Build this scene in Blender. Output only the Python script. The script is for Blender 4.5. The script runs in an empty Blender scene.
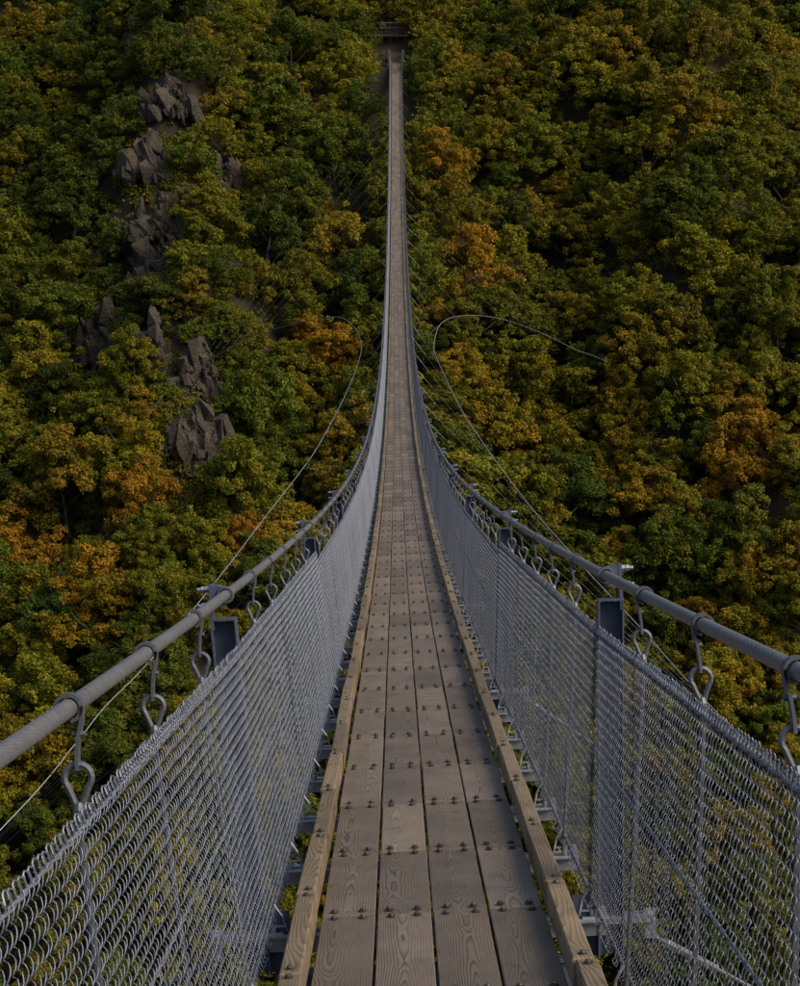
import bpy, bmesh, math, random
import numpy as np
from mathutils import Vector, Matrix

# ------------------------------------------------------------------ camera, sky, sun, exposure
scene = bpy.context.scene
CAM_X, PITCH, YAW, ROLL = -0.127987, math.atan(438/1800), 0.00189, -0.003214
cam_d = bpy.data.cameras.new('camera'); cam = bpy.data.objects.new('camera', cam_d)
scene.collection.objects.link(cam); scene.camera = cam
cam_d.sensor_fit = 'VERTICAL'; cam_d.sensor_height = 24.0; cam_d.lens = 24.0*1800/986
cam_d.clip_start = 0.1; cam_d.clip_end = 3000
_f0 = Vector((math.sin(YAW), math.cos(YAW), 0)); _r0 = Vector((math.cos(YAW), -math.sin(YAW), 0))
_fw = _f0*math.cos(PITCH) - Vector((0, 0, 1))*math.sin(PITCH)
_up = _f0*math.sin(PITCH) + Vector((0, 0, 1))*math.cos(PITCH)
_rt = _r0*math.cos(ROLL) + _up*math.sin(ROLL)
_u2 = _up*math.cos(ROLL) - _r0*math.sin(ROLL)
cm = Matrix((_rt, _u2, -_fw)).transposed().to_4x4(); cm.translation = Vector((CAM_X, 0, 0))
cam.matrix_world = cm

SUN_EL, SUN_AZ = math.radians(42), math.radians(112)       # azimuth clockwise from +Y (view direction)
world = bpy.data.worlds.new('World'); scene.world = world; world.use_nodes = True
wn = world.node_tree.nodes; wl = world.node_tree.links
sky = wn.new('ShaderNodeTexSky'); sky.sky_type = 'NISHITA'; sky.sun_disc = False
sky.sun_elevation = SUN_EL; sky.sun_rotation = SUN_AZ; sky.air_density = 1.0; sky.dust_density = 3.0
wl.new(sky.outputs[0], wn['Background'].inputs[0]); wn['Background'].inputs[1].default_value = 0.14
sun_d = bpy.data.lights.new('sun', 'SUN'); sun = bpy.data.objects.new('sun', sun_d); scene.collection.objects.link(sun)
sun_d.energy = 2.5; sun_d.angle = math.radians(40); sun_d.color = (1.0, 0.90, 0.76)
_sd = Vector((math.sin(SUN_AZ)*math.cos(SUN_EL), math.cos(SUN_AZ)*math.cos(SUN_EL), math.sin(SUN_EL)))
sun.rotation_euler = _sd.to_track_quat('Z', 'Y').to_euler()
vs = scene.view_settings; vs.view_transform = 'Standard'; vs.look = 'None'; vs.gamma = 1.0; vs.use_curve_mapping = False
vs.exposure = 0.14

# ------------------------------------------------------------------ helpers
C = scene.collection
rnd = random.Random(11)

def link(o, parent=None):
    C.objects.link(o)
    if parent is not None: o.parent = parent
    return o
def tag(o, label=None, cat=None, group=None, kind=None):
    if label: o['label'] = label
    if cat: o['category'] = cat
    if group: o['group'] = group
    if kind: o['kind'] = kind
    return o
def empty(name, loc=(0, 0, 0)):
    o = bpy.data.objects.new(name, None); C.objects.link(o); o.location = loc; o.empty_display_size = .2
    return o

class MB:
    """collects plain shapes, builds one mesh"""
    def __init__(s): s.v = []; s.f = []
    def add(s, verts, faces):
        n = len(s.v); s.v.extend([tuple(v) for v in verts]); s.f.extend([tuple(i+n for i in q) for q in faces]); return s
    def box(s, x0, x1, y0, y1, z0, z1, M=None):
        v = [Vector((x, y, z)) for z in (z0, z1) for y in (y0, y1) for x in (x0, x1)]
        if M is not None: v = [M @ q for q in v]
        return s.add(v, [(0, 2, 3, 1), (4, 5, 7, 6), (0, 1, 5, 4), (2, 6, 7, 3), (0, 4, 6, 2), (1, 3, 7, 5)])
    def cbox(s, x0, x1, y0, y1, z0, z1, b, M=None):
        """box with chamfered top edges"""
        v = [Vector(p) for p in ((x0, y0, z0), (x1, y0, z0), (x1, y1, z0), (x0, y1, z0),
             (x0, y0, z1-b), (x1, y0, z1-b), (x1, y1, z1-b), (x0, y1, z1-b),
             (x0+b, y0+b, z1), (x1-b, y0+b, z1), (x1-b, y1-b, z1), (x0+b, y1-b, z1))]
        if M is not None: v = [M @ q for q in v]
        f = [(3, 2, 1, 0), (8, 9, 10, 11)]
        for k in range(4):
            a, c = k, (k+1) % 4
            f += [(a, c, c+4, a+4), (a+4, c+4, c+8, a+8)]
        return s.add(v, f)
    def tube(s, pts, r, n=6, closed=False, cap=True, flat=None):
        """swept tube; r number or list"""
        pts = [Vector(p) for p in pts]; m = len(pts); base = len(s.v)
        up = None
        for i, p in enumerate(pts):
            if closed: t = pts[(i+1) % m]-pts[i-1]
            else: t = pts[min(i+1, m-1)]-pts[max(i-1, 0)]
            t.normalize()
            if up is None:
                up = Vector((0, 0, 1)) if abs(t.z) < .9 else Vector((0, 1, 0))
            a = t.cross(up)
            if a.length < 1e-6: a = t.orthogonal()
            a.normalize(); b = a.cross(t); b.normalize(); up = b
            rr = r[i] if isinstance(r, (list, tuple)) else r
            for k in range(n):
                th = 2*math.pi*k/n
                s.v.append(tuple(p + a*math.cos(th)*rr + b*math.sin(th)*rr))
        for i in range(m if closed else m-1):
            j = (i+1) % m
            for k in range(n):
                l = (k+1) % n
                s.f.append((base+i*n+k, base+i*n+l, base+j*n+l, base+j*n+k))
        if cap and not closed:
            s.f.append(tuple(base+k for k in range(n))[::-1]); s.f.append(tuple(base+(m-1)*n+k for k in range(n)))
        return s
    def cyl(s, p0, p1, r, n=8): return s.tube([p0, p1], r, n)
    def mesh(s, name, mat, smooth=False):
        me = bpy.data.meshes.new(name); me.from_pydata(s.v, [], s.f); me.update()
        if mat: me.materials.append(mat)
        if smooth: me.polygons.foreach_set('use_smooth', [True]*len(me.polygons))
        return me
    def build(s, name, mat, parent=None, smooth=False):
        return link(bpy.data.objects.new(name, s.mesh(name, mat, smooth)), parent)

def np_mesh(name, v, faces, k, mat, smooth=False):
    """big mesh from numpy: v (n,3), faces (m,k)"""
    me = bpy.data.meshes.new(name); n, m = len(v), len(faces)
    me.vertices.add(n); me.vertices.foreach_set('co', np.ascontiguousarray(v, np.float32).ravel())
    me.loops.add(m*k); me.loops.foreach_set('vertex_index', np.ascontiguousarray(faces, np.int32).ravel())
    me.polygons.add(m); me.polygons.foreach_set('loop_start', np.arange(0, m*k, k, dtype=np.int32))
    me.update(calc_edges=True)
    if smooth: me.polygons.foreach_set('use_smooth', np.ones(m, bool))
    if mat: me.materials.append(mat)
    return me

# ------------------------------------------------------------------ materials
class NT:
    def __init__(s, name):
        s.m = bpy.data.materials.new(name); s.m.use_nodes = True
        s.n = s.m.node_tree.nodes; s.l = s.m.node_tree.links; s.b = s.n['Principled BSDF']
    def new(s, t, **kw):
        o = s.n.new(t)
        for k, v in kw.items(): setattr(o, k, v)
        return o
    def put(s, sock, v):
        if isinstance(v, bpy.types.NodeSocket): s.l.new(v, sock)
        elif v is not None: sock.default_value = v
    def math(s, op, a, b=None, c=None, clamp=False):
        o = s.new('ShaderNodeMath', operation=op, use_clamp=clamp)
        for i, v in enumerate((a, b, c)): s.put(o.inputs[i], v)
        return o.outputs[0]
    def vmath(s, op, a, b=None):
        o = s.new('ShaderNodeVectorMath', operation=op); s.put(o.inputs[0], a); s.put(o.inputs[1], b); return o.outputs[0]
    def noise(s, vec, scale, detail=3, rough=.5):
        o = s.new('ShaderNodeTexNoise'); s.put(o.inputs['Vector'], vec); o.inputs['Scale'].default_value = scale
        o.inputs['Detail'].default_value = detail; o.inputs['Roughness'].default_value = rough; return o.outputs[0]
    def ramp(s, fac, stops):
        o = s.new('ShaderNodeValToRGB'); e = o.color_ramp.elements
        while len(e) < len(stops): e.new(.5)
        for q, (p, c) in zip(e, stops): q.position = p; q.color = (*c, 1) if len(c) == 3 else c
        s.put(o.inputs[0], fac); return o.outputs[0]
    def mix(s, fac, a, b, mode='MIX'):
        o = s.new('ShaderNodeMix', data_type='RGBA', blend_type=mode)
        s.put(o.inputs[0], fac); s.put(o.inputs[6], a if not isinstance(a, tuple) else (*a, 1)); s.put(o.inputs[7], b if not isinstance(b, tuple) else (*b, 1)); return o.outputs[2]
    def bump(s, h, strength=.3, dist=.01):
        o = s.new('ShaderNodeBump'); s.put(o.inputs['Height'], h); o.inputs['Strength'].default_value = strength
        o.inputs['Distance'].default_value = dist; s.l.new(o.outputs[0], s.b.inputs['Normal'])
    def base(s, c, rough=.6, metal=0.):
        s.put(s.b.inputs['Base Color'], (*c, 1) if isinstance(c, tuple) else c)
        s.put(s.b.inputs['Roughness'], rough); s.put(s.b.inputs['Metallic'], metal)
    def obj(s): return s.new('ShaderNodeTexCoord').outputs['Object']

def wood(name, stops, ringf, far=False):
    """flat-sawn softwood: growth rings cut by the board's surface, weathered"""
    t = NT(name); oi = t.new('ShaderNodeObjectInfo')
    if far:
        at = t.new('ShaderNodeAttribute', attribute_name='vary'); rv = at.outputs['Fac']
    else: rv = oi.outputs['Random']
    co = t.obj()
    off = t.new('ShaderNodeCombineXYZ'); t.put(off.inputs[0], t.math('MULTIPLY', rv, 37.0)); t.put(off.inputs[1], t.math('MULTIPLY', rv, 91.0)); t.put(off.inputs[2], t.math('MULTIPLY', rv, 53.0))
    p = t.vmath('ADD', co, off.outputs[0])
    sx = t.new('ShaderNodeSeparateXYZ'); t.put(sx.inputs[0], co)
    st = t.vmath('MULTIPLY', p, (1.0, .35, 1.0))
    slow = t.noise(t.vmath('MULTIPLY', p, (.2, 1.0, 1.0)), 1.0, 2)
    wob = t.noise(st, 9, 3)
    depth = t.math('ADD', t.math('MULTIPLY', t.math('SUBTRACT', slow, .5), .20), t.math('ADD', t.math('MULTIPLY', t.math('SUBTRACT', wob, .5), .022), .02))
    xo = t.math('ADD', sx.outputs[0], t.math('MULTIPLY', t.math('SUBTRACT', t.math('FRACT', t.math('MULTIPLY', rv, 7.3)), .5), .09))
    xw = t.math('ADD', xo, t.math('MULTIPLY', t.math('SUBTRACT', t.noise(st, 4, 2), .5), .05))
    r = t.math('SQRT', t.math('ADD', t.math('MULTIPLY', xw, xw), t.math('MULTIPLY', depth, depth)))
    ring = t.math('FRACT', t.math('MULTIPLY', r, ringf))
    ring = t.math('SUBTRACT', 1.0, t.math('POWER', ring, 3.0))
    fine = t.noise(t.vmath('MULTIPLY', p, (1.0, .04, 1.0)), 220, 3, .6)
    blot = t.noise(p, 3.2, 4, .6)
    fac = t.math('ADD', t.math('MULTIPLY', ring, .42), t.math('ADD', t.math('MULTIPLY', fine, .40), t.math('MULTIPLY', blot, .52)))
    col = t.ramp(fac, stops)
    vary = t.math('ADD', t.math('MULTIPLY', t.math('FRACT', t.math('MULTIPLY', rv, 13.7)), .52), .70)
    vc = t.new('ShaderNodeCombineColor'); [t.put(vc.inputs[i], vary) for i in range(3)]
    col = t.mix(1.0, col, vc.outputs[0], 'MULTIPLY')
    stain = t.math('SMOOTH_MIN', 1.0, t.math('MULTIPLY', t.math('SUBTRACT', t.noise(p, 6.5, 3), .58), 5.0, clamp=True), .1)
    col = t.mix(t.math('MULTIPLY', stain, .45), col, (.035, .03, .02))
    knot = t.new('ShaderNodeTexVoronoi'); t.put(knot.inputs['Vector'], t.vmath('MULTIPLY', p, (1, .55, 0))); knot.inputs['Scale'].default_value = 3.4
    kf = t.math('SUBTRACT', 1.0, t.math('MULTIPLY', knot.outputs['Distance'], 11.0), clamp=True)
    col = t.mix(t.math('MULTIPLY', kf, .65), col, (.05, .032, .02))
    t.base(col, t.math('ADD', t.math('MULTIPLY', fine, .25), .52))
    t.b.inputs['Specular IOR Level'].default_value = .3
    t.bump(t.math('ADD', t.math('MULTIPLY', ring, .7), fine), .35, .003)
    return t.m

M = {}
PL = [(.30, (.040, .029, .020)), (.55, (.106, .079, .055)), (.78, (.184, .141, .101)), (1, (.265, .21, .155))]
M['plank'] = wood('weathered_plank_wood', PL, 118)
M['plank_far'] = wood('weathered_plank_wood_joined', PL, 118, True)
KL = [(.30, (.062, .042, .024)), (.55, (.125, .087, .049)), (.78, (.205, .149, .086)), (1, (.275, .206, .128))]
M['kerb'] = wood('kerb_timber_wood', KL, 95)
M['kerb_far'] = wood('kerb_timber_wood_joined', KL, 95, True)

def metal(name, col, rough, met, var=.25, sc=30, twist=False):
    t = NT(name); co = t.obj(); n = t.noise(co, sc, 4, .6); n2 = t.noise(co, 3, 3)
    c0 = tuple(max(0, c*(1-var)) for c in col); c1 = tuple(min(1, c*(1+var)) for c in col)
    t.base(t.ramp(t.math('ADD', t.math('MULTIPLY', n, .6), t.math('MULTIPLY', n2, .4)), [(.3, c0), (.7, c1)]), t.math('ADD', t.math('MULTIPLY', n, .2), rough-.1), met)
    if twist:
        sx = t.new('ShaderNodeSeparateXYZ'); t.put(sx.inputs[0], t.new('ShaderNodeTexCoord').outputs['Generated'])
        g = t.new('ShaderNodeNewGeometry'); sn = t.new('ShaderNodeSeparateXYZ'); t.put(sn.inputs[0], g.outputs['Normal'])
        sp = t.new('ShaderNodeSeparateXYZ'); t.put(sp.inputs[0], co)
        ang = t.math('ARCTAN2', sn.outputs[2], sn.outputs[0])
        w = t.math('SINE', t.math('ADD', t.math('MULTIPLY', ang, 14.0), t.math('MULTIPLY', sp.outputs[1], 150.0)))
        t.bump(w, .28, .002)
    else: t.bump(n, .12, .002)
    return t.m
M['rail'] = metal('stranded_cable_steel', (.225, .22, .22), .40, .55, .2, 40, True)
M['galv'] = metal('galvanised_steel', (.44, .45, .47), .42, .75, .25, 60)
M['mesh'] = metal('galvanised_mesh_wire', (.18, .197, .235), .46, .4, .2, 90)
M['blue'] = metal('blue_grey_painted_steel', (.075, .095, .135), .5, .25, .3, 25)
M['dark'] = metal('dark_forged_steel', (.12, .125, .14), .5, .5, .3, 60)
M['bolt'] = metal('bolt_steel', (.12, .105, .092), .42, .75, .4, 120)
M['turnbuckle'] = metal('dull_turnbuckle_steel', (.17, .18, .20), .55, .4, .25, 40)
M['wire'] = metal('thin_cable_steel', (.42, .42, .42), .45, .6, .15, 30)

def leaf_mat(name='tree_leaf', joined=False):
    t = NT(name); oi = t.new('ShaderNodeObjectInfo'); base, share = oi.outputs['Color'], oi.outputs['Alpha']
    if joined:
        ta = t.new('ShaderNodeAttribute', attribute_name='tone'); base, share = ta.outputs['Color'], ta.outputs['Alpha']
    at = t.new('ShaderNodeAttribute', attribute_name='tint').outputs['Fac']
    at2 = t.new('ShaderNodeAttribute', attribute_name='clump').outputs['Fac']
    h = t.new('ShaderNodeHueSaturation')
    t.put(h.inputs['Hue'], t.math('ADD', .5, t.math('MULTIPLY', t.math('SUBTRACT', at, .5), -.05)))
    t.put(h.inputs['Saturation'], 1.0)
    t.put(h.inputs['Value'], t.math('ADD', .62, t.math('MULTIPLY', at, .76)))
    t.put(h.inputs['Color'], base)
    turn = t.math('MULTIPLY', t.math('MULTIPLY', t.math('SUBTRACT', at2, .45), 2.2, clamp=True), share)
    col = t.mix(turn, h.outputs[0], (.37, .195, .014))
    t.base(col, .6); t.b.inputs['Specular IOR Level'].default_value = .08
    tr = t.new('ShaderNodeBsdfTranslucent'); t.put(tr.inputs[0], t.mix(.5, col, (.16, .14, .02)))
    mx = t.new('ShaderNodeMixShader'); mx.inputs[0].default_value = .22
    t.l.new(t.b.outputs[0], mx.inputs[1]); t.l.new(tr.outputs[0], mx.inputs[2]); t.l.new(mx.outputs[0], t.n['Material Output'].inputs[0])
    return t.m
M['leaf'] = leaf_mat(); M['leaf_joined'] = leaf_mat('tree_leaf_joined', True)
def noisy(name, sc, stops, rough=.85, bump=.5, bd=.05, det=6):
    t = NT(name); co = t.obj(); n = t.noise(co, sc, det, .62); n2 = t.noise(co, sc*6, 4, .6)
    t.base(t.ramp(t.math('ADD', t.math('MULTIPLY', n, .7), t.math('MULTIPLY', n2, .3)), stops), rough); t.bump(n2, bump, bd); return t.m
M['bark'] = noisy('oak_bark', 3, [(.3, (.035, .028, .022)), (.7, (.12, .10, .085))], .9)
M['ground'] = noisy('leaf_litter_ground', 1.1, [(.35, (.009, .006, .003)), (.47, (.028, .018, .008)), (.55, (.020, .021, .005)), (.62, (.042, .027, .012)), (.75, (.022, .018, .008))], .95, .6, .15)
M['path'] = noisy('trodden_earth', .8, [(.3, (.05, .034, .022)), (.7, (.11, .078, .052))], .95, .5, .08)
M['rock'] = noisy('slate_rock', .9, [(0.34, (0.017, 0.012, 0.007)), (0.45, (0.05, 0.037, 0.025)), (0.52, (0.086, 0.066, 0.046)), (0.57, (0.045, 0.039, 0.011)), (0.64, (0.099, 0.077, 0.055)), (0.74, (0.164, 0.132, 0.098))], .9, 1.0, .3, 8)
M['concrete'] = noisy('weathered_concrete', 2, [(.3, (.07, .06, .05)), (.7, (.14, .12, .10))], .9, .3, .02)
M['timber'] = noisy('old_brown_timber', 2, [(.3, (.08, .05, .032)), (.7, (.19, .125, .08))], .85, .4, .02)

# ------------------------------------------------------------------ the place: hillside
PROF = [(-160, 55), (-80, 30), (-14, 1.0), (-8, -5), (0, -14), (40, -56), (75, -82), (100, -88), (112, -79), (127, -65.5), (150, -50), (175, -33),
        (200, -16), (214, -6.2), (221.5, -1.5), (226, .4), (233, 2.9), (239, 6.5), (260, 19), (320, 52), (450, 95), (900, 180)]
_px = np.array([p[0] for p in PROF], float); _pz = np.array([p[1] for p in PROF], float)
def sstep(a, b, x): t = np.clip((x-a)/(b-a), 0, 1); return t*t*(3-2*t)
def gz(x, d):
    x = np.asarray(x, float); d = np.asarray(d, float)
    z = np.interp(d, _px, _pz)
    far = sstep(118, 145, d)*(1-sstep(226, 250, d))
    crest = -21 - (d-170)*.09 + 1.6*np.sin(d*.21)
    z = z + far*6.0*np.exp(-((x-crest)/6.0)**2)
    z = z - far*5.0*np.exp(-((x+44)/11.0)**2)
    z = z - far*3.2*np.exp(-((x+8.5)/4.5)**2)*(1-sstep(205, 220, d))
    z = z + far*(1.6*np.sin(x*.13+d*.05)+1.1*np.sin(x*.29-d*.11+1.3)+.6*np.sin(x*.5+d*.37))*sstep(3, 12, np.abs(x))
    z = z + far*3.0*np.exp(-((x-34)/12.0)**2) - far*3.0*np.exp(-((x-17)/6.0)**2)*(1-sstep(195, 215, d))
    return z
xs = np.concatenate([np.linspace(-420, -95, 18)[:-1], np.arange(-95, 95.1, 1.6), np.linspace(95, 420, 18)[1:]])
ds = np.concatenate([np.linspace(-160, 110, 60)[:-1], np.arange(110, 262, 1.6), np.linspace(262, 900, 40)])
GX, GD = np.meshgrid(xs, ds); GZ = gz(GX, GD)
rg = np.random.default_rng(5); GZ = GZ + rg.normal(0, .16, GZ.shape)
nx, nd = len(xs), len(ds); idx = np.arange(nx*nd).reshape(nd, nx)
gf = np.stack([idx[:-1, :-1], idx[:-1, 1:], idx[1:, 1:], idx[1:, :-1]], -1).reshape(-1, 4)
ground = link(bpy.data.objects.new('ground', np_mesh('ground', np.stack([GX, GD, GZ], -1).reshape(-1, 3), gf, 4, M['ground'], True)))
tag(ground, kind='structure')

# ------------------------------------------------------------------ the bridge
H0, SL, K, ROW, PH = 1.676408, .240903, .001104, 1.054084, 6.200502
BANK = .047626                            # the deck hangs a little askew
def dz(d): return -H0 - SL*d + K*d*d
def frame(d):
    """matrix standing square on the deck at distance d: x across, y along, z square to the deck"""
    a = math.atan(-SL+2*K*d)
    return Matrix.Translation((0, d, dz(d))) @ Matrix.Rotation(a, 4, 'X') @ Matrix.Rotation(-BANK, 4, 'Y')
def stretch(d): return Matrix.Diagonal((1, math.hypot(1, -SL+2*K*d), 1, 1))      # row spacing is measured level; pieces lie on the slope
def on(d, x, z): return frame(d) @ Vector((x, 0, z))
R0, R1 = -17, 204                         # rows of planks, joint 0 lies 6.2 m ahead of the lens
def joint(i): return PH + i*ROW
RAIL_X, RAIL_Z = .7105, 1.231
bridge = empty('suspension_bridge', (0, joint(R0), dz(joint(R0))))
bridge_inv = Matrix.Translation(-Vector(bridge.location))
tag(bridge, 'long narrow wooden-planked steel suspension footbridge sagging across the wooded valley', 'footbridge')
def part(name, me, Mx, parent=bridge):
    o = bpy.data.objects.new(name, me); C.objects.link(o); o.parent = parent
    o.matrix_basis = (bridge_inv @ Mx) if parent is bridge else Mx
    return o
def wpart(mb, name, mat, smooth=False, kind=None):
    """joined pieces given in world coordinates"""
    o = part(name, mb.mesh(name, mat, smooth), Matrix.Identity(4))
    if kind: o['kind'] = kind
    return o

# planks: four to a row, 300 nearest singly
PITCH_X = .21
plank_me = []
for q in range(8):
    g = rnd.uniform(.0035, .0065); e = rnd.uniform(.004, .007)
    w = PITCH_X/2-g; l = ROW/2-e
    b = MB().cbox(-w+rnd.uniform(-.001, .001), w+rnd.uniform(-.001, .001), -l, l, -.048, 0, .0032)
    plank_me.append(b.mesh('plank', M['plank']))
vary_far = []; far_b = MB()
for i in range(R0, R1):
    for c in range(4):
        x = (c-1.5)*PITCH_X
        Mx = frame(joint(i)+ROW/2) @ stretch(joint(i)+ROW/2) @ Matrix.Translation((x+rnd.uniform(-.0015, .0015), rnd.uniform(-.002, .002), rnd.uniform(-.003, .0025))) @ Matrix.Rotation(rnd.uniform(-.0022, .0022), 4, 'Z') @ Matrix.Rotation(rnd.uniform(-.006, .006), 4, 'Y')
        if -2 <= i < 73:
            part('plank', rnd.choice(plank_me), Mx @ Matrix.Rotation(math.pi*rnd.randint(0, 1), 4, 'Z'))
        else:
            g = rnd.uniform(.004, .007); n0 = len(far_b.f)
            far_b.box(-PITCH_X/2+g, PITCH_X/2-g, -ROW/2+.004, ROW/2-.004, -.048, 0, Mx)
            vary_far += [rnd.random()]*(len(far_b.f)-n0)
o = wpart(far_b, 'planks', M['plank_far'], kind='stuff')
a = o.data.attributes.new('vary', 'FLOAT', 'FACE'); a.data.foreach_set('value', vary_far)

# kerb timbers
KX0, KX1, KH = .432, .502, .108
kerb_me = []
for q in range(5):
    e = rnd.uniform(.001, .004)
    b = MB().cbox(-(KX1-KX0)/2, (KX1-KX0)/2, -ROW/2+e, ROW/2-e, 0, KH+rnd.uniform(-.004, .004), .005)
    kerb_me.append(b.mesh('kerb_timber', M['kerb']))
vary_far = []; far_b = MB()
for i in range(R0, R1):
    for s in (-1, 1):
        Mx = frame(joint(i)+ROW/2) @ stretch(joint(i)+ROW/2) @ Matrix.Translation((s*(KX0+KX1)/2+rnd.uniform(-.005, .005), 0, -.012+rnd.uniform(-.003, .003))) @ Matrix.Rotation(rnd.uniform(-.006, .006), 4, 'Z')
        if -2 <= i < 70: part('kerb_timber', rnd.choice(kerb_me), Mx @ Matrix.Rotation(math.pi*rnd.randint(0, 1), 4, 'Z'))
        else:
            n0 = len(far_b.f); far_b.box(-(KX1-KX0)/2, (KX1-KX0)/2, -ROW/2+.003, ROW/2-.003, 0, KH, Mx)
            vary_far += [rnd.random()]*(len(far_b.f)-n0)
o = wpart(far_b, 'kerb_timbers', M['kerb_far'], kind='stuff')
a = o.data.attributes.new('vary', 'FLOAT', 'FACE'); a.data.foreach_set('value', vary_far)

# bolts: washer and domed nut
def bolt_mesh(mb, Mx=None, n=8):
    prof = [(.0165, 0), (.0165, .003), (.0112, .003), (.0112, .0085), (.0085, .0115), (.0035, .0125)]
    base = []
    for r, z in prof: base += [Vector((r*math.cos(2*math.pi*k/n), r*math.sin(2*math.pi*k/n), z)) for k in range(n)]
    if Mx is not None: base = [Mx @ v for v in base]
    f = []
    for j in range(len(prof)-1):
        for k in range(n): l = (k+1) % n; f.append((j*n+k, j*n+l, (j+1)*n+l, (j+1)*n+k))
    f.append(tuple(range((len(prof)-1)*n, len(prof)*n)))
    mb.add(base, f)
bb = MB(); bolt_mesh(bb); bolt_me = bb.mesh('bolt', M['bolt'])
far_b = MB()
def bolt_spots(i):
    for c in range(4):
        for u in (-.052, .052):
            for v in (-.05, .05): yield (c-1.5)*PITCH_X+u, v, .003
    for s in (-1, 1):
        for v in (-.05, .05): yield s*(KX0+KX1)/2, v, KH-.013
for i in range(R0, 110):
    F = frame(joint(i))
    for x, y, z in bolt_spots(i):
        Mx = F @ Matrix.Translation((x+rnd.uniform(-.005, .005), y+rnd.uniform(-.006, .006), z)) @ Matrix.Rotation(rnd.uniform(0, 3), 4, 'Z') @ Matrix.Rotation(rnd.uniform(-.08, .08), 4, 'X')
        if -1 <= i < 13: part('bolt', bolt_me, Mx)
        elif i < -1: continue
        else: bolt_mesh(far_b, Mx, 6 if i < 50 else 4)
wpart(far_b, 'bolts', M['bolt'], kind='stuff')

# cross beams: a pair of steel angles under each joint
bm_ = MB()
for s in (-1, 1):
    bm_.box(-.655, .655, s*.05-.022, s*.05+.022, -.056, -.050); bm_.box(-.655, .655, s*.026-.003, s*.026+.003, -.115, -.056)
for s in (-1, 1):
    bm_.box(s*.640-.012, s*.640+.012, -.02, .02, -.052, -.012); bm_.cyl((s*.60, 0, -.052), (s*.60, 0, -.022), .011, 6)
beam_me = bm_.mesh('cross_beam', M['galv'])
far_b = MB()
for i in range(R0, R1+1):
    F = frame(joint(i))
    if -2 <= i < 60: part('cross_beam', beam_me, F)
    else: far_b.box(-.655, .655, -.07, .07, -.11, -.052, F)
wpart(far_b, 'cross_beams', M['galv'], kind='stuff')
# two bearers running under the planks
for s in (-1, 1):
    b = MB()
    for i in range(R0, R1): b.box(s*.34-.03, s*.34+.03, -ROW/2, ROW/2, -.20, -.117, frame(joint(i)+ROW/2) @ stretch(joint(i)+ROW/2))
    wpart(b, 'bearer', M['blue'])

# hand cables
for s in (-1, 1):
    pts = [on(PH + k*ROW/2, s*RAIL_X, RAIL_Z) for k in range(2*R0, 2*R1+1)]
    b = MB().tube(pts, .0185, 16); wpart(b, 'hand_cable', M['rail'], True)

# hangers: strap over the cable, eye nut, rod down to the cross beam
FB, FT, Z0F, Z1F = .600, .672, .018, 1.03     # fence foot and top across the bridge, and their heights
def fence_x(z): return FB + (z-Z0F)/(Z1F-Z0F)*(FT-FB)
def strap_pts(s):
    pts = []                      # in the plane across the bridge, origin at the cable
    r = .026
    for k in range(0, 15): th = math.radians(-80 + k*24); pts.append((-s*r*math.cos(th), r*math.sin(th)))
    return pts
def strap_mesh(s, lod=False):
    b = MB(); w, t = .013, .0035
    loop = strap_pts(s); n = len(loop)
    ox = -s*.012
    def ribbon(pp):
        base = []
        for i, (x, z) in enumerate(pp):
            a = Vector(pp[max(i-1, 0)]); c = Vector(pp[min(i+1, len(pp)-1)]); d_ = (c-a).normalized(); nn = Vector((-d_.y, d_.x))
            for (u, yy) in ((t, -w), (t, w), (-t, w), (-t, -w)): base.append((x+nn.x*u, yy, z+nn.y*u))
        f = []
        for i in range(len(pp)-1):
            for k in range(4): l = (k+1) % 4; f.append((i*4+k, i*4+l, i*4+4+l, i*4+4+k))
        f += [(3, 2, 1, 0), tuple((len(pp)-1)*4+k for k in range(4))]
        b.add(base, f)
    ribbon([(-s*.0265, .004), (-s*.0235, -.03), (-s*.017, -.055), (-s*.013, -.085), (-s*.012, -.122)])
    ribbon(loop)
    if not lod:
        b.cyl((-s*.030, 0, -.052), (-s*.004, 0, -.052), .0065, 6)
    return b.mesh('hanger_strap', M['dark'])
def eye_mesh(s, lod=False):
    b = MB(); r = .0068; x0 = -s*.012
    pts = []
    for k in range(13): th = math.radians(-40 + k*260/12); pts.append((x0+.0265*math.cos(th), 0, -.137+.0265*math.sin(th)))
    low = (x0, 0, -.192)
    full = [(x0+.006, 0, -.205), (x0+.007, 0, -.188)] + pts + [(x0-.007, 0, -.188), (x0-.006, 0, -.205)]
    b.tube(full, r, 5 if lod else 8)
    b.tube([(x0, 0, -.185), (x0, 0, -.20), (x0+s*.002, 0, -.245)], [.008, .0135, .0115], 8)
    zb = -RAIL_Z-.05
    b.tube([(x0+s*.002, 0, -.24), (s*(fence_x(zb+RAIL_Z)+.014-RAIL_X), 0, zb)], .0075, 6)
    return b.mesh('eye_rod', M['dark'])
st = {s: strap_mesh(s) for s in (-1, 1)}; ey = {s: eye_mesh(s) for s in (-1, 1)}
far_b = MB(); far_e = MB()
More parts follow.
